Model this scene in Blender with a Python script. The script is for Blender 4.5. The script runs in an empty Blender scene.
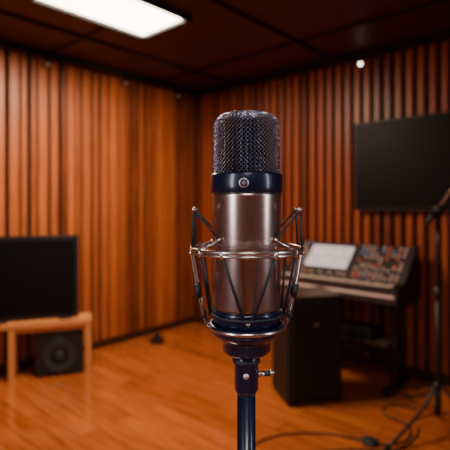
import bpy, bmesh, math, random
from mathutils import Vector, Matrix
random.seed(7)
scene = bpy.context.scene

# ------------------------------------------------------------------ materials
def new_mat(name):
    m = bpy.data.materials.new(name); m.use_nodes = True
    nt = m.node_tree
    b = nt.nodes.get('Principled BSDF')
    return m, nt, b

def mat(name, col, rough=0.5, metal=0.0, emis=None, estr=0.0, noise=0.0, nscale=40.0, coat=0.0, bump=0.0, stretch=(1,1,1), spec=0.5):
    m, nt, b = new_mat(name)
    b.inputs['Base Color'].default_value = (*col, 1)
    b.inputs['Roughness'].default_value = rough
    b.inputs['Metallic'].default_value = metal
    b.inputs['Specular IOR Level'].default_value = spec
    b.inputs['Coat Weight'].default_value = coat
    if emis:
        b.inputs['Emission Color'].default_value = (*emis, 1)
        b.inputs['Emission Strength'].default_value = estr
    tc = nt.nodes.new('ShaderNodeTexCoord')
    mp = nt.nodes.new('ShaderNodeMapping'); mp.inputs['Scale'].default_value = stretch
    nz = nt.nodes.new('ShaderNodeTexNoise'); nz.inputs['Scale'].default_value = nscale
    nz.inputs['Detail'].default_value = 3
    nt.links.new(tc.outputs['Object'], mp.inputs[0]); nt.links.new(mp.outputs[0], nz.inputs['Vector'])
    if noise > 0:
        mx = nt.nodes.new('ShaderNodeMix'); mx.data_type = 'RGBA'
        mx.inputs['A'].default_value = (*[c*(1-noise) for c in col], 1)
        mx.inputs['B'].default_value = (*[min(1, c*(1+noise)) for c in col], 1)
        nt.links.new(nz.outputs['Fac'], mx.inputs['Factor'])
        nt.links.new(mx.outputs['Result'], b.inputs['Base Color'])
    if bump > 0:
        bp = nt.nodes.new('ShaderNodeBump'); bp.inputs['Strength'].default_value = bump
        bp.inputs['Distance'].default_value = 0.002
        nt.links.new(nz.outputs['Fac'], bp.inputs['Height']); nt.links.new(bp.outputs[0], b.inputs['Normal'])
    return m

def wood_wall_mat(name, dark, light):
    m, nt, b = new_mat(name)
    tc = nt.nodes.new('ShaderNodeTexCoord')
    mp = nt.nodes.new('ShaderNodeMapping'); mp.inputs['Scale'].default_value = (14, 14, 0.9)
    nz = nt.nodes.new('ShaderNodeTexNoise'); nz.inputs['Scale'].default_value = 3; nz.inputs['Detail'].default_value = 6
    at = nt.nodes.new('ShaderNodeAttribute'); at.attribute_name = 'tone'
    nt.links.new(tc.outputs['Object'], mp.inputs[0]); nt.links.new(mp.outputs[0], nz.inputs['Vector'])
    ad = nt.nodes.new('ShaderNodeMath'); ad.operation = 'MULTIPLY_ADD'
    ad.inputs[1].default_value = 0.75
    sb = nt.nodes.new('ShaderNodeMath'); sb.operation = 'MULTIPLY_ADD'
    sb.inputs[1].default_value = 1.1; sb.inputs[2].default_value = -0.42
    nt.links.new(nz.outputs['Fac'], sb.inputs[0])
    nt.links.new(at.outputs['Fac'], ad.inputs[0]); nt.links.new(sb.outputs[0], ad.inputs[2])
    mx = nt.nodes.new('ShaderNodeMix'); mx.data_type = 'RGBA'
    mx.inputs['A'].default_value = (*dark, 1); mx.inputs['B'].default_value = (*light, 1)
    nt.links.new(ad.outputs[0], mx.inputs['Factor'])
    nt.links.new(mx.outputs['Result'], b.inputs['Base Color'])
    b.inputs['Roughness'].default_value = 0.38
    return m

def floor_mat():
    m, nt, b = new_mat('floor_planks')
    tc = nt.nodes.new('ShaderNodeTexCoord')
    br = nt.nodes.new('ShaderNodeTexBrick')
    br.inputs['Color1'].default_value = (0.44, 0.108, 0.022, 1)
    br.inputs['Color2'].default_value = (0.62, 0.165, 0.036, 1)
    br.inputs['Mortar'].default_value = (0.18, 0.045, 0.012, 1)
    br.inputs['Scale'].default_value = 1.0
    br.inputs['Brick Width'].default_value = 1.3
    br.inputs['Row Height'].default_value = 0.12
    br.inputs['Mortar Size'].default_value = 0.0025
    br.offset = 0.37
    nt.links.new(tc.outputs['Object'], br.inputs['Vector'])
    mp = nt.nodes.new('ShaderNodeMapping'); mp.inputs['Scale'].default_value = (1.2, 14, 1)
    nz = nt.nodes.new('ShaderNodeTexNoise'); nz.inputs['Scale'].default_value = 2.5; nz.inputs['Detail'].default_value = 7
    nt.links.new(tc.outputs['Object'], mp.inputs[0]); nt.links.new(mp.outputs[0], nz.inputs['Vector'])
    mx = nt.nodes.new('ShaderNodeMix'); mx.data_type = 'RGBA'; mx.blend_type = 'MULTIPLY'
    mx.inputs['Factor'].default_value = 0.8
    cr = nt.nodes.new('ShaderNodeValToRGB')
    cr.color_ramp.elements[0].position = 0.3; cr.color_ramp.elements[0].color = (0.5, 0.42, 0.38, 1)
    cr.color_ramp.elements[1].position = 0.65; cr.color_ramp.elements[1].color = (1, 1, 1, 1)
    nt.links.new(nz.outputs['Fac'], cr.inputs[0])
    nt.links.new(br.outputs['Color'], mx.inputs['A']); nt.links.new(cr.outputs[0], mx.inputs['B'])
    nt.links.new(mx.outputs['Result'], b.inputs['Base Color'])
    b.inputs['Roughness'].default_value = 0.16
    b.inputs['Specular IOR Level'].default_value = 0.75
    b.inputs['Coat Weight'].default_value = 1.0; b.inputs['Coat Roughness'].default_value = 0.07
    return m

M = {}
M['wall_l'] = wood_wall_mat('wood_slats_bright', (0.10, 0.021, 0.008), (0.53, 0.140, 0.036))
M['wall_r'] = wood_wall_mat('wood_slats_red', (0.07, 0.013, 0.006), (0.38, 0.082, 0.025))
M['backing'] = mat('wall_backing', (0.012, 0.003, 0.002), 0.8, noise=0.2)
M['floor'] = floor_mat()
M['ceil'] = mat('ceiling_panel', (0.060, 0.018, 0.012), 0.5, noise=0.3, nscale=3)
M['batten'] = mat('black_trim', (0.008, 0.007, 0.009), 0.5, noise=0.2)
M['base'] = mat('dark_baseboard', (0.035, 0.010, 0.006), 0.45, noise=0.2)
M['black'] = mat('black_plastic', (0.008, 0.008, 0.010), 0.45, noise=0.15)
M['screen'] = mat('tv_screen', (0.003, 0.003, 0.004), 0.45, noise=0.05, spec=0.15)
M['bezel'] = mat('tv_bezel', (0.012, 0.010, 0.012), 0.45, noise=0.1, spec=0.3)
M['cab'] = mat('cabinet_vinyl', (0.014, 0.010, 0.010), 0.55, noise=0.3, nscale=60, spec=0.3)
M['cabtop'] = mat('cabinet_top', (0.05, 0.025, 0.018), 0.4, noise=0.2)
M['cloth'] = mat('grille_cloth', (0.010, 0.008, 0.009), 0.85, noise=0.4, nscale=400, bump=0.4)
M['cone'] = mat('speaker_cone', (0.02, 0.02, 0.024), 0.5, noise=0.2)
M['rubber'] = mat('rubber', (0.012, 0.012, 0.013), 0.7, noise=0.1)
M['pine'] = mat('bench_wood', (0.62, 0.24, 0.07), 0.4, noise=0.3, nscale=8, stretch=(1, 8, 8))
M['steel'] = mat('steel', (0.55, 0.52, 0.52), 0.25, 1.0, noise=0.08)
M['emit'] = mat('light_diffuser', (0.9, 0.85, 0.75), 0.5, emis=(1, 0.88, 0.68), estr=14)
M['bulb'] = mat('bulb', (1, 0.95, 0.9), 0.3, emis=(1, 0.93, 0.85), estr=9)
M['bulbdim'] = mat('bulb_dim', (0.3, 0.2, 0.15), 0.3, emis=(1, 0.7, 0.45), estr=0.12)
M['console'] = mat('console_panel', (0.035, 0.020, 0.020), 0.4, noise=0.2)
M['paper'] = mat('console_display', (0.50, 0.47, 0.50), 0.4, emis=(0.80, 0.74, 0.80), estr=0.5, noise=0.06, nscale=12)
M['paperln'] = mat('display_marks', (0.10, 0.10, 0.16), 0.5, noise=0.1)
M['knobw'] = mat('knob_light', (0.6, 0.42, 0.38), 0.4, noise=0.1, emis=(1, .7, .6), estr=0.08)
M['knobr'] = mat('knob_red', (0.55, 0.09, 0.06), 0.4, noise=0.1, emis=(1, .2, .1), estr=0.2)
M['knobb'] = mat('knob_blue', (0.12, 0.18, 0.4), 0.4, noise=0.1, emis=(.3, .5, 1), estr=0.15)
M['keyw'] = mat('key_white', (0.62, 0.50, 0.44), 0.3, noise=0.05)
M['keyb'] = mat('key_black', (0.01, 0.01, 0.01), 0.3, noise=0.05)
M['micbody'] = mat('mic_satin_nickel', (0.56, 0.455, 0.425), 0.25, 0.97, noise=0.05, nscale=30, stretch=(1, 1, 12), bump=0.02)
M['micblue'] = mat('mic_blue_black', (0.006, 0.012, 0.042), 0.28, 0.3, noise=0.1, coat=0.3)
M['gwire'] = mat('grille_wire', (0.60, 0.61, 0.70), 0.24, 1.0, noise=0.08)
M['gdark'] = mat('grille_inner', (0.002, 0.003, 0.006), 0.8, 0.0, noise=0.1, spec=0.1)
M['mount'] = mat('mount_metal', (0.62, 0.58, 0.58), 0.25, 0.97, noise=0.08)
M['cord'] = mat('elastic_cord', (0.008, 0.011, 0.024), 0.6, noise=0.2)
M['badge'] = mat('badge', (0.7, 0.68, 0.66), 0.3, 0.8, noise=0.05)

# ------------------------------------------------------------------ mesh builder
class MB:
    def __init__(s):
        s.bm = bmesh.new(); s.mats = []
        s.tone = s.bm.verts.layers.float.new('tone')
    def mi(s, k):
        if k not in s.mats: s.mats.append(k)
        return s.mats.index(k)
    def box(s, c, size, k, rot=None, tone=0.5):
        x, y, z = [a/2 for a in size]
        R = rot if rot is not None else Matrix.Identity(3)
        vs = []
        for dx, dy, dz in ((-x,-y,-z),(x,-y,-z),(x,y,-z),(-x,y,-z),(-x,-y,z),(x,-y,z),(x,y,z),(-x,y,z)):
            v = s.bm.verts.new(Vector(c) + R @ Vector((dx, dy, dz))); v[s.tone] = tone; vs.append(v)
        m = s.mi(k)
        for f in ((3,2,1,0),(4,5,6,7),(0,1,5,4),(1,2,6,5),(2,3,7,6),(3,0,4,7)):
            fc = s.bm.faces.new([vs[i] for i in f]); fc.material_index = m
    def bx(s, x0, x1, y0, y1, z0, z1, k, tone=0.5):
        s.box(((x0+x1)/2, (y0+y1)/2, (z0+z1)/2), (abs(x1-x0), abs(y1-y0), abs(z1-z0)), k, tone=tone)
    def rings(s, rings, k, closed=False, caps=True, smooth=True):
        m = s.mi(k); n = len(rings[0])
        R = [[s.bm.verts.new(p) for p in r] for r in rings]
        cnt = len(R) if closed else len(R)-1
        for i in range(cnt):
            a, b = R[i], R[(i+1) % len(R)]
            for j in range(n):
                f = s.bm.faces.new((a[j], a[(j+1) % n], b[(j+1) % n], b[j])); f.material_index = m; f.smooth = smooth
        if caps and not closed:
            for r, rev in ((R[0], True), (R[-1], False)):
                f = s.bm.faces.new(list(reversed(r)) if rev else r); f.material_index = m
    def frame(s, d):
        d = d.normalized(); up = Vector((0, 0, 1)) if abs(d.z) < 0.9 else Vector((1, 0, 0))
        a = d.cross(up).normalized(); b = a.cross(d).normalized()
        return a, b
    def cyl(s, p0, p1, r0, r1, k, n=20):
        p0, p1 = Vector(p0), Vector(p1); a, b = s.frame(p1-p0)
        s.rings([[p + (a*math.cos(t)+b*math.sin(t))*r for t in [2*math.pi*i/n for i in range(n)]] for p, r in ((p0, r0), (p1, r1))], k)
    def lathe(s, prof, k, c=(0, 0, 0), n=64, axis=None, caps=True):
        c = Vector(c); ax = Vector(axis).normalized() if axis else Vector((0, 0, 1))
        if axis: a, b = s.frame(ax)
        else: a, b = Vector((1, 0, 0)), Vector((0, 1, 0))
        s.rings([[c + ax*z + (a*math.cos(t)+b*math.sin(t))*max(r, 1e-5) for t in [2*math.pi*i/n for i in range(n)]] for r, z in prof], k, caps=caps)
    def tube(s, pts, r, k, n=10, closed=False):
        pts = [Vector(p) for p in pts]; L = len(pts); rs = []
        for i, p in enumerate(pts):
            if closed: d = pts[(i+1) % L]-pts[i-1]
            else: d = pts[min(i+1, L-1)]-pts[max(i-1, 0)]
            a, b = s.frame(d)
            rs.append([p + (a*math.cos(t)+b*math.sin(t))*r for t in [2*math.pi*j/n for j in range(n)]])
        s.rings(rs, k, closed=closed)
    def ball(s, c, r, k, n=14):
        prof = [(r*math.sin(math.pi*i/10), -r*math.cos(math.pi*i/10)) for i in range(11)]
        s.lathe(prof, k, c, n)
    def prism(s, poly, x0, x1, k):
        m = s.mi(k)
        A = [s.bm.verts.new((x0, y, z)) for y, z in poly]; B = [s.bm.verts.new((x1, y, z)) for y, z in poly]
        n = len(poly)
        for i in range(n):
            f = s.bm.faces.new((A[i], A[(i+1) % n], B[(i+1) % n], B[i])); f.material_index = m
        f = s.bm.faces.new(list(reversed(A))); f.material_index = m
        f = s.bm.faces.new(B); f.material_index = m
    def obj(s, name, loc=(0, 0, 0), rz=0.0, bevel=0.0, parent=None):
        bmesh.ops.recalc_face_normals(s.bm, faces=s.bm.faces)
        me = bpy.data.meshes.new(name); s.bm.to_mesh(me); s.bm.free()
        for k in s.mats: me.materials.append(M[k])
        o = bpy.data.objects.new(name, me); scene.collection.objects.link(o)
        o.location = loc; o.rotation_euler = (0, 0, rz)
        if bevel > 0:
            b = o.modifiers.new('bevel', 'BEVEL'); b.width = bevel; b.segments = 2; b.limit_method = 'ANGLE'; b.angle_limit = math.radians(50)
        if parent: o.parent = parent
        return o

def smooth_path(pts, n=8):
    pts = [Vector(p) for p in pts]; out = []
    P = [pts[0]] + pts + [pts[-1]]
    for i in range(1, len(P)-2):
        for j in range(n):
            t = j/n; a, b, c, d = P[i-1], P[i], P[i+1], P[i+2]
            out.append(0.5*((2*b) + (c-a)*t + (2*a-5*b+4*c-d)*t*t + (3*b-a-3*c+d)*t**3))
    out.append(pts[-1]); return out

YAW = math.radians(42)
H = 2.70
X0, X1, Y0, Y1 = -0.08, 6.0, 0.0, -6.0

# ------------------------------------------------------------------ room
b = MB(); b.bx(X0-0.2, X1+0.2, Y1-0.2, 0.2, -0.1, 0, 'floor'); b.obj('floor')

b = MB(); b.bx(X0-0.2, X1+0.2, Y1-0.2, 0.2, H, H+0.1, 'ceil')
x = X0+0.62
while x < X1:
    b.bx(x-0.018, x+0.018, Y1, 0, H-0.022, H, 'batten'); x += 1.2
y = -0.62
while y > Y1:
    b.bx(X0, X1, y-0.012, y+0.012, H-0.016, H, 'batten'); y -= 1.2
b.obj('ceiling')

b = MB(); b.bx(X0-0.15, X0-0.03, Y1-0.1, 0.15, 0, H, 'backing')
y = -0.01
while y > Y1:
    w = random.choice([0.045, 0.055, 0.065, 0.08]); dp = random.choice([0.004, 0.012, 0.022])
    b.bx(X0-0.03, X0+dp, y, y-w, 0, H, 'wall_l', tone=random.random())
    y -= w + random.choice([0.014, 0.022, 0.036])
b.obj('wall_left', bevel=0.006)

b = MB(); b.bx(X0-0.03, X1+0.1, 0.05, 0.15, 0, H, 'backing')
x = X0+0.03
while x < X1:
    w = 0.056
    t = random.random()
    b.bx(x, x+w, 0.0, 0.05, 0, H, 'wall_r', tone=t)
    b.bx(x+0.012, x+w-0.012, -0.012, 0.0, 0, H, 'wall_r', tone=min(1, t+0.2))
    x += w + 0.034
b.obj('wall_back', bevel=0.004)

for nm, (xa, xb, ya, yb) in {'wall_right': (X1, X1+0.12, Y1, 0), 'wall_front': (X0, X1, Y1-0.12, Y1)}.items():
    b = MB(); b.bx(xa, xb, ya, yb, 0, H, 'wall_r', tone=0.4); b.obj(nm)

b = MB(); b.bx(X0+0.022, X0+0.040, Y1, -0.03, 0, 0.07, 'base'); b.obj('baseboard_left')
b = MB(); b.bx(X0+0.04, X1, -0.030, -0.012, 0, 0.07, 'base'); b.obj('baseboard_back')
b = MB(); b.bx(X0+0.022, X0+0.11, Y1, -0.10, H-0.055, H, 'batten'); b.obj('trim_1')
b = MB(); b.bx(X0+0.022, X1, -0.10, -0.012, H-0.065, H, 'batten'); b.obj('trim_2')

def light_panel(name, x, y, sx, sy):
    b = MB()
    b.box((0, 0, -0.012), (sx, sy, 0.012), 'emit')
    f = 0.03
    for c, s_ in (((-sx/2-f/2, 0, -0.02), (f, sy+2*f, 0.04)), ((sx/2+f/2, 0, -0.02), (f, sy+2*f, 0.04)),
                  ((0, -sy/2-f/2, -0.02), (sx, f, 0.04)), ((0, sy/2+f/2, -0.02), (sx, f, 0.04))):
        b.box(c, s_, 'batten')
    return b.obj(name, (x, y, H))
light_panel('ceiling_light', 1.19, -1.985, 0.48, 0.86)
light_panel('ceiling_light', 4.6, -4.6, 0.50, 0.92)  # added panel behind the camera, unseen, there for back fill

def area(name, loc, sx, sy, power, col, target=None):
    l = bpy.data.lights.new(name, 'AREA'); l.shape = 'RECTANGLE'; l.size = sx; l.size_y = sy; l.energy = power; l.color = col
    o = bpy.data.objects.new(name, l); scene.collection.objects.link(o); o.location = loc
    if target is not None:
        o.rotation_euler = (Vector(target)-Vector(loc)).to_track_quat('-Z', 'Y').to_euler()
    return o
area('panel_lamp', (1.19, -1.985, H-0.05), 0.48, 0.86, 88, (1, 0.75, 0.52))
area('added_rear_fill', (4.6, -4.6, H-0.05), 0.5, 0.92, 7, (1, 0.78, 0.6))  # added fill lamp below the unseen rear panel
area('added_key_light', (3.358, -4.589, 1.6), 0.20, 1.0, 9.5, (1, 0.93, 0.93), (3.48, -3.4, 1.38))  # added lamp out of view, makes the left highlight on the microphone
area('added_rim_light', (4.61, -2.99, 1.6), 0.14, 1.0, 5.5, (0.92, 0.92, 1), (3.48, -3.4, 1.38))  # added lamp out of view for the microphone's right-hand highlight

def spot(name, loc, tgt, power, ang, col):
    l = bpy.data.lights.new(name, 'SPOT'); l.energy = power; l.spot_size = math.radians(ang); l.spot_blend = 0.9; l.color = col; l.shadow_soft_size = 0.06
    o = bpy.data.objects.new(name, l); scene.collection.objects.link(o); o.location = loc
    o.rotation_euler = (Vector(tgt)-Vector(loc)).to_track_quat('-Z', 'Y').to_euler()
spot('wash_lamp', (1.4, -1.2, 2.6), (-0.05, -1.0, 1.8), 26, 85, (1, 0.64, 0.38))
spot('wash_lamp_back', (1.5, -1.4, 2.6), (1.0, 0, 1.5), 22, 80, (1, 0.60, 0.38))

def spotlight(loc, d, lens):
    b = MB(); d = Vector(d).normalized()
    b.cyl((0, 0, 0), (0, 0, -0.03), 0.008, 0.008, 'black')
    c = Vector((0, 0, -0.045))
    b.cyl(c-d*0.03, c+d*0.03, 0.018, 0.022, 'black')
    b.lathe([(0.014, 0.0), (0.013, 0.006), (0.008, 0.010), (0, 0.011)], lens, c+d*0.028, 20, axis=d)
    b.obj('spotlight', loc)
spotlight((0.0, -1.85, H-0.055), (0.8, -0.3, -0.6), 'bulbdim')
spotlight((0.0, -1.05, H-0.055), (0.8, -0.3, -0.6), 'bulbdim')
spotlight((0.0, -0.35, H-0.055), (0.8, -0.3, -0.6), 'bulbdim')
spotlight((2.02, -0.07, H-0.065), (0.4, -0.8, -0.4), 'bulb')

# ------------------------------------------------------------------ televisions
b = MB()
w, h = 1.33, 0.75
b.box((0, 0.03, 0), (w-0.3, 0.03, h-0.3), 'black')
b.box((0, 0, 0), (w, 0.035, h), 'bezel')
b.box((0, -0.018, 0.004), (w-0.03, 0.006, h-0.036), 'screen')
b.obj('television', (1.97+w/2, -0.058, 1.705), bevel=0.004)

BY = math.radians(60)
def cam2w(x, d):
    return (3.71 + 0.743*x - 0.669*d, -3.68 + 0.669*x + 0.743*d)
bx_, by_ = 0.475, -1.712
b = MB()
W, D, HT = 0.68, 0.21, 0.455
b.bx(-W, 0, 0, D, HT-0.045, HT, 'pine')
for x in (-W+0.06, -0.048):
    for y in (0.005, D-0.05):
        b.bx(x, x+0.045, y, y+0.045, 0, HT-0.045, 'pine')
b.bx(-W+0.10, -0.05, 0.018, 0.034, HT-0.085, HT-0.045, 'pine')
b.bx(-W+0.10, -0.05, D-0.034, D-0.018, HT-0.085, HT-0.045, 'pine')
b.obj('wooden_bench', (bx_, by_, 0), BY, bevel=0.004)

b = MB()
tw, th = 0.68, 0.675
b.bx(-tw/2, tw/2, -0.02, 0.03, 0.012, th, 'bezel')
b.bx(-tw/2+0.03, tw/2-0.03, -0.026, -0.018, 0.05, th-0.03, 'screen')
b.bx(-tw/2+0.05, -tw/2+0.15, -0.07, 0.07, 0, 0.014, 'black')
b.bx(tw/2-0.15, tw/2-0.05, -0.07, 0.07, 0, 0.014, 'black')
b.bx(-0.15, 0.15, 0.03, 0.055, 0.15, 0.45, 'black')
lx, ly = -0.44, 0.085
b.obj('television', (bx_ + math.cos(BY)*lx - math.sin(BY)*ly, by_ + math.sin(BY)*lx + math.cos(BY)*ly, HT), BY, bevel=0.004)

def speaker_front(b, y, drivers):
    for (cx_, cz, r) in drivers:
        b.lathe([(r*1.12, 0.0), (r*1.12, 0.008), (r*0.98, 0.009), (r*0.92, 0.004), (r*0.80, 0.006), (r*0.35, -0.008), (r*0.33, 0.008), (r*0.2, 0.014), (0, 0.016)], 'cone', (cx_, y, cz), 40, axis=(0, -1, 0))
b = MB()
sw, sh = 0.36, 0.365
b.bx(-sw/2, sw/2, 0, 0.17, 0.012, sh, 'cab')
for sx in (-1, 1):
    for yy in (0.03, 0.14):
        b.cyl((sx*(sw/2-0.03), yy, 0), (sx*(sw/2-0.03), yy, 0.013), 0.014, 0.014, 'rubber')
speaker_front(b, 0, [(0.0, 0.165, 0.115), (0.0, 0.325, 0.026)])
lx, ly = -0.245, 0.03
b.obj('loudspeaker', (bx_ + math.cos(BY)*lx - math.sin(BY)*ly, by_ + math.sin(BY)*lx + math.cos(BY)*ly, 0), BY, bevel=0.004)

# ------------------------------------------------------------------ dark speaker cabinet in the middle
b = MB()
w, d, h = 0.40, 0.33, 0.75
b.bx(0, w, 0, d, 0.02, h-0.012, 'cab')
b.bx(-0.004, w+0.004, -0.004, d+0.004, h-0.012, h, 'cabtop')
b.bx(0.025, w-0.025, -0.012, 0.0, 0.06, h-0.04, 'cloth')
b.bx(w*0.5-0.012, w*0.5+0.012, -0.016, -0.012, h-0.2, h-0.185, 'badge')
for x in (0.04, w-0.04):
    for y in (0.04, d-0.04):
        b.cyl((x, y, 0), (x, y, 0.022), 0.02, 0.02, 'rubber')
px, py = cam2w(0.4275, 3.02)
b.obj('speaker_cabinet', (px, py, 0), math.radians(55), bevel=0.005)

# ------------------------------------------------------------------ mixing console
b = MB()
LW = 1.03
prof = [(0, 0.66), (0, 1.045), (-0.05, 1.05), (-0.31, 0.80), (-0.44, 0.775), (-0.44, 0.67), (-0.40, 0.655)]
b.prism(prof, 0.02, LW-0.02, 'console')
prof2 = [(0.003, 0.65), (0.003, 1.06), (-0.055, 1.068), (-0.32, 0.815), (-0.45, 0.79), (-0.45, 0.66), (-0.40, 0.645)]
b.prism(prof2, 0.0, 0.02, 'black'); b.prism(prof2, LW-0.02, LW, 'black')
p0 = Vector((0, -0.05, 1.05)); p1 = Vector((0, -0.31, 0.80)); dv = (p1-p0); L = dv.length; dv.normalize()
nrm = Vector((0, dv.z, -dv.y)); nrm = nrm if nrm.z > 0 else -nrm
R = Matrix(((1, 0, 0), (0, -dv.y, nrm.y), (0, -dv.z, nrm.z)))
def onpanel(x, t, hgt): return Vector((x, 0, 0)) + p0 + dv*(t*L) + nrm*hgt
b.box(onpanel(0.35, 0.46, 0.006), (0.42, L*0.74, 0.014), 'black', R)
b.box(onpanel(0.35, 0.46, 0.014), (0.385, L*0.64, 0.004), 'paper', R)
for i in range(8):
    b.box(onpanel(0.18+i*0.048, 0.45+0.04*(i % 3), 0.0165), (0.008, L*random.uniform(0.12, 0.30), 0.002), 'paperln', R)
b.box(onpanel(0.35, 0.24, 0.0165), (0.34, 0.006, 0.002), 'paperln', R)
b.box(onpanel(0.35, 0.68, 0.0165), (0.34, 0.005, 0.002), 'paperln', R)
for i in range(22):
    x = 0.075 + i*0.042
    for t in (0.08, 0.18, 0.28, 0.38, 0.48, 0.58, 0.70, 0.82, 0.92):
        if 0.12 < x < 0.58 and t < 0.88: continue
        r = random.random()
        k = 'knobw' if r < 0.45 else ('knobr' if r < 0.70 else ('knobb' if r < 0.82 else 'black'))
        if t in (0.70,) :
            b.box(onpanel(x, t, 0.004), (0.006, 0.05, 0.004), 'black', R)
            b.box(onpanel(x, t+random.uniform(-.05, .05), 0.010), (0.018, 0.012, 0.012), 'knobw', R)
        else:
            c = onpanel(x, t, 0.0); b.cyl(c, c+nrm*0.014, 0.010, 0.008, k, 10)
nk = 36; kw = (LW-0.09)/nk
for i in range(nk):
    x = 0.045 + i*kw
    b.box((x+kw/2, -0.385, 0.797), (kw*0.9, 0.10, 0.012), 'keyw')
    if i % 7 in (0, 1, 3, 4, 5): b.box((x+kw, -0.367, 0.806), (kw*0.5, 0.06, 0.014), 'keyb')
b.bx(0.03, LW-0.03, -0.446, -0.44, 0.715, 0.735, 'knobw')
for x in (0.10, LW-0.10):
    b.bx(x-0.022, x+0.022, -0.26, -0.18, 0.04, 0.66, 'black')
    b.bx(x-0.025, x+0.025, -0.42, -0.02, 0.0, 0.045, 'black')
    b.bx(x-0.02, x+0.02, -0.40, -0.04, 0.61, 0.655, 'black')
b.bx(0.10, LW-0.10, -0.24, -0.20, 0.22, 0.27, 'black')
b.bx(0.12, LW-0.12, -0.36, -0.08, 0.33, 0.35, 'cabtop')
b.bx(0.30, LW-0.25, -0.33, -0.12, 0.35, 0.43, 'black')
b.obj('mixing_console', (1.50, -0.12, 0), 0, bevel=0.002)

# ------------------------------------------------------------------ boom stand at the right
b = MB()
b.cyl((0, 0, 0.10), (0, 0, 0.85), 0.013, 0.013, 'black'); b.cyl((0, 0, 0.80), (0, 0, 1.33), 0.009, 0.009, 'black')
b.cyl((0, 0, 0.80), (0, 0, 0.88), 0.019, 0.019, 'black')
b.cyl((0, 0, 0.10), (0, 0, 0.30), 0.020, 0.020, 'black')
for a in (252, 12, 132):
    dx, dy = math.cos(math.radians(a)), math.sin(math.radians(a))
    b.tube(smooth_path([(dx*0.02, dy*0.02, 0.29), (dx*0.14, dy*0.14, 0.17), (dx*0.46, dy*0.46, 0.014)], 4), 0.009, 'black')
    b.cyl((dx*0.43, dy*0.43, 0.027), (dx*0.50, dy*0.50, 0.011), 0.013, 0.011, 'rubber')
    b.tube([(dx*0.02, dy*0.02, 0.115), (dx*0.20, dy*0.20, 0.125)], 0.005, 'black')
b.cyl((-0.03, 0.01, 1.35), (0.03, -0.01, 1.35), 0.024, 0.024, 'black'); b.ball((0, 0, 1.335), 0.022, 'black')
r_ = Vector((0.743, 0.669, 0))
e0 = Vector((0, 0, 1.35)) - r_*0.07 + Vector((0, 0, -0.09)); e1 = Vector((0, 0, 1.35)) + r_*0.55 + Vector((0, 0, 0.75))
b.tube([e0, e1], 0.008, 'steel'); b.cyl(e0, e0+(e1-e0).normalized()*0.10, 0.017, 0.017, 'black')
b.cyl(e1, e1+Vector((0.05, 0.04, -0.14)), 0.022, 0.016, 'black')
b.obj('microphone_stand', (2.86, -0.80, 0))

# ------------------------------------------------------------------ cables and small floor things
def wpt(x, d, z=0.006):
    X, Y = cam2w(x, d); return (X, Y, z)
b = MB()
b.tube(smooth_path([wpt(0.0, 2.35), wpt(0.25, 2.62), wpt(0.55, 2.68), wpt(0.80, 2.60), wpt(0.92, 2.55), wpt(1.08, 2.62), wpt(1.14, 2.78), wpt(1.05, 2.93), wpt(1.12, 3.05), wpt(1.30, 3.0)], 8), 0.006, 'rubber')
b.tube(smooth_path([wpt(0.45, 2.46), wpt(0.70, 2.50), wpt(0.92, 2.49), wpt(1.1, 2.60), wpt(1.20, 2.75)], 8), 0.005, 'rubber')
c = Vector(wpt(0.84, 2.58, 0.0))
b.lathe([(0.05, 0), (0.052, 0.012), (0.04, 0.022), (0.015, 0.026), (0, 0.026)], 'rubber', c, n=24)
b.obj('cable')
b = MB()
b.bx(-0.06, 0.06, -0.05, 0.05, 0, 0.05, 'black'); b.cyl((0, 0, 0.05), (-0.0, 0.02, 0.09), 0.02, 0.03, 'black')
b.obj('cable_box', (0.24, -0.84, 0), 0.6, bevel=0.004)  # small dark cable box on the floor near the left wall

# ------------------------------------------------------------------ hero: microphone
U = 1/1236.0
MX, MY, MZ = 3.482, -3.401, 1.385
def V(v): return (204-v)*U

b = MB()
b.lathe([(20*U, V(193)), (34.6*U, V(193)), (34.6*U, V(197)), (34.2*U, V(199)), (33.8*U, V(304)), (33.2*U, V(307)), (31*U, V(308))], 'micbody', n=96)
b.lathe([(30*U, V(174)), (35*U, V(174.5)), (35.8*U, V(176)), (35.8*U, V(191.5)), (35*U, V(193)), (30*U, V(193.2))], 'micblue', n=96)
b.lathe([(30*U, V(306)), (33.6*U, V(308)), (33.8*U, V(310)), (33.6*U, V(318)), (31*U, V(324)), (26*U, V(329)), (12*U, V(330))], 'micblue', n=96)
b.lathe([(33.9*U, V(311.5)), (34.3*U, V(312)), (34.3*U, V(313.2)), (33.9*U, V(313.7))], 'mount', n=96, caps=False)
bc = (-4*U, -35.2*U, V(184.5))
b.lathe([(4.6*U, 0), (4.6*U, 0.9*U), (3.8*U, 1.1*U), (0, 1.1*U)], 'badge', bc, 24, axis=(-0.1, -1, 0))
b.lathe([(3.5*U, 1.1*U), (3.5*U, 1.3*U), (0, 1.3*U)], 'micblue', bc, 24, axis=(-0.1, -1, 0))
b.box((-4.1*U, -36.6*U, V(184.5)), (1.2*U, 1*U, 4.4*U), 'badge')
b.box((-4.1*U, -36.6*U, V(184.5)), (3.6*U, 1*U, 1.0*U), 'badge')
b.lathe([(2*U, 0), (2*U, 1*U), (0, 1.2*U)], 'badge', (0, -33.2*U, V(315.5)), 16, axis=(0, -1, 0))
prof = []
zb, zt, rb, rt, rc = 175.0, 115.0, 33.4, 32.6, 13.0
for i in range(19): prof.append((rb+(rt-rb)*i/18, zb+(zt+rc-zb)*i/18))
for i in range(1, 8):
    a = i/7*math.pi/2*0.96; prof.append((rt-rc+rc*math.cos(a), zt+rc-rc*math.sin(a)))
last = prof[-1]
for i in range(1, 9):
    k = i/8; prof.append((last[0]*(1-k)+0.3*k, last[1]-1.6*math.sin(k*math.pi/2)))
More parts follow.
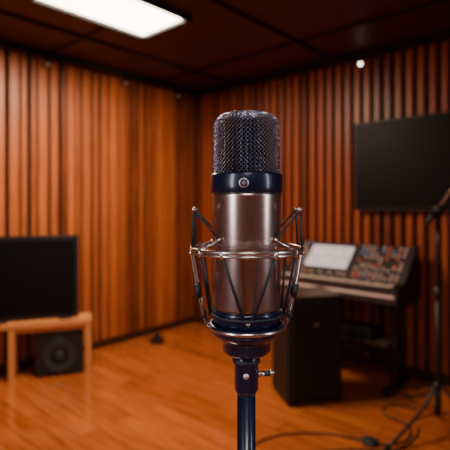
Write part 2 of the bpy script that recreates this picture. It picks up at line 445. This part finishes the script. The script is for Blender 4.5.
b.lathe([((r-2.4)*U if r > 2.7 else 0.0, V(v+2.2)) for r, v in prof], 'gdark', n=64)
mic = b.obj('condenser_microphone', (MX, MY, MZ), YAW)

bm = bmesh.new(); N = 50
pts = [Vector((r, v, 0)) for r, v in prof]
cum = [0]
for i in range(1, len(pts)): cum.append(cum[-1]+(pts[i]-pts[i-1]).length)
def at(sv):
    for i in range(1, len(pts)):
        if cum[i] >= sv:
            k = (sv-cum[i-1])/(cum[i]-cum[i-1]); return pts[i-1].lerp(pts[i], k)
    return pts[-1]
step = 2.0
s_ = 0; rows = []
i = 0
while s_ < cum[-1]-3:
    p = at(s_); off = 0.5*(i % 2)
    rows.append([bm.verts.new((p.x*U*math.cos(2*math.pi*(j+off)/N), p.x*U*math.sin(2*math.pi*(j+off)/N), V(p.y))) for j in range(N)])
    s_ += step*max(0.35, min(1, p.x/24)); i += 1
for i in range(len(rows)-2):
    a, m_, c = rows[i], rows[i+1], rows[i+2]
    for j in range(N):
        if i % 2 == 0: l, r2 = m_[j-1], m_[j]
        else: l, r2 = m_[j], m_[(j+1) % N]
        f = bm.faces.new((a[j], r2, c[j], l)) if i % 2 == 0 else bm.faces.new((a[(j+1) % N], r2, c[(j+1) % N], l))
me = bpy.data.meshes.new('grille'); bm.to_mesh(me); bm.free(); me.materials.append(M['gwire'])
g = bpy.data.objects.new('grille', me); scene.collection.objects.link(g); g.parent = mic
wf = g.modifiers.new('wire', 'WIREFRAME'); wf.thickness = 0.92*U; wf.use_even_offset = False

# ------------------------------------------------------------------ shock mount
b = MB()
def pol(r, az, v):
    a = math.radians(az); return Vector((r*U*math.cos(a), r*U*math.sin(a), V(v)))
def ring(r, v, tr, k, n=96):
    b.tube([pol(r, 360*i/n, v) for i in range(n)], tr*U, k, n=10, closed=True)
ring(55, 247.5, 1.7, 'mount'); ring(55, 251.0, 1.3, 'mount')
b.lathe([(34.6*U, V(322)), (37.5*U, V(322)), (38*U, V(325)), (37*U, V(329)), (30*U, V(336)), (24*U, V(339)), (15*U, V(340))], 'micblue', n=72, caps=False)
b.lathe([(37.6*U, V(323)), (38.6*U, V(324)), (38.6*U, V(325.5)), (37.6*U, V(326.5))], 'mount', n=72, caps=False)
b.lathe([(12*U, V(331)), (31*U, V(333)), (26*U, V(338)), (24*U, V(341)), (24*U, V(349)), (21*U, V(352)), (10*U, V(353))], 'micblue', n=64)
for az in (8, 172, 188, 352):
    b.tube(smooth_path([pol(55, az, 251), pol(51, az, 275), pol(46, az, 300), pol(40, az, 322), pol(31, az, 334), pol(22, az, 342)], 6), 1.4*U, 'mount')
    b.cyl(pol(49.6, az, 283), pol(47.2, az, 296), 2.5*U, 2.5*U, 'cord')
    b.ball(pol(55, az, 252), 2.8*U, 'mount')
    b.ball(pol(43, az, 314), 2.6*U, 'cord')
for az in (14, 166, 194, 346):
    b.tube([pol(55, az+0, 249), pol(54.0, az, 228), pol(53, az, 211)], 1.1*U, 'cord')
    b.ball(pol(53, az, 209.5), 2.4*U, 'mount')
    sgn = 1 if az in (14, 194) else -1
    b.tube([pol(53, az, 210), pol(36, az+sgn*28, 238)], 1.0*U, 'cord')
    b.tube([pol(36, az+sgn*28, 238), pol(55, az+sgn*22, 248)], 1.1*U, 'mount')
    b.ball(pol(36.0, az+sgn*28, 238), 1.9*U, 'mount')
for az in (90, 270):
    for s2 in (-1, 1):
        b.tube([pol(55, az+s2*26, 250), pol(36.5, az+s2*6, 312)], 1.5*U, 'cord')
    b.ball(pol(36.5, az-6, 312), 2.2*U, 'cord'); b.ball(pol(36.5, az+6, 312), 2.2*U, 'cord')
for az in (0, 180):
    for s2 in (-1, 1):
        b.tube([pol(55, az+s2*36, 250), pol(37, az+s2*14, 312)], 1.3*U, 'cord')
for az in (244, 296, 36, 324, 144, 216, 64, 116):
    b.cyl(pol(55, az, 253.5), pol(55, az, 245.5), 2.1*U, 2.1*U, 'mount', 12)
ring(36.4, 312, 1.5, 'cord')
b.obj('shock_mount', (MX, MY, MZ), YAW)

# ------------------------------------------------------------------ hero stand
b = MB()
b.lathe([(9*U, V(353)), (13*U, V(353.5)), (13*U, V(362)), (12*U, V(364)), (12*U, V(388)), (10.5*U, V(391)), (8.5*U, V(395))], 'micblue', n=40)
b.lathe([(13.2*U, V(357)), (14*U, V(358)), (14*U, V(361)), (13.2*U, V(362))], 'cord', n=40, caps=False)
b.cyl((10*U, -2*U, V(373)), (18*U, -2*U, V(373)), 3*U, 3*U, 'mount')
b.cyl((17*U, -2*U, V(373)), (25*U, -2*U, V(372)), 2.4*U, 3.0*U, 'cord'); b.ball((25*U, -2*U, V(372)), 3.2*U, 'mount')
b.lathe([(3*U, 0), (3*U, 1*U), (0, 1.4*U)], 'badge', (-1*U, -11.8*U, V(372)), 16, axis=(0, -1, 0))
b.cyl((0, 0, V(390)), (0, 0, -0.60), 9.2*U, 9.2*U, 'micblue', 32)
b.cyl((0, 0, -0.55), (0, 0, -1.20), 0.012, 0.012, 'black', 24)
b.cyl((0, 0, -0.52), (0, 0, -0.60), 0.018, 0.018, 'black', 24)
for a in (90, 210, 330):
    dx, dy = math.cos(math.radians(a)), math.sin(math.radians(a))
    b.tube([(dx*0.012, dy*0.012, -1.12), (dx*0.32, dy*0.32, -1.375)], 0.010, 'black')
    b.ball((dx*0.32, dy*0.32, -1.373), 0.0118, 'rubber')
b.obj('microphone_stand', (MX, MY, MZ), YAW)

# ------------------------------------------------------------------ world, camera
wd = bpy.data.worlds.new('world'); scene.world = wd; wd.use_nodes = True
wd.node_tree.nodes['Background'].inputs[0].default_value = (0.02, 0.012, 0.01, 1)
cam = bpy.data.cameras.new('camera'); cam.lens = 35.6; cam.sensor_width = 36
cam.shift_y = -21/450; cam.clip_start = 0.02
cam.dof.use_dof = True; cam.dof.focus_distance = 0.34; cam.dof.aperture_fstop = 7.5
co = bpy.data.objects.new('camera', cam); scene.collection.objects.link(co)
co.location = (3.71, -3.68, 1.385); co.rotation_euler = (math.radians(90), 0, YAW)
scene.camera = co
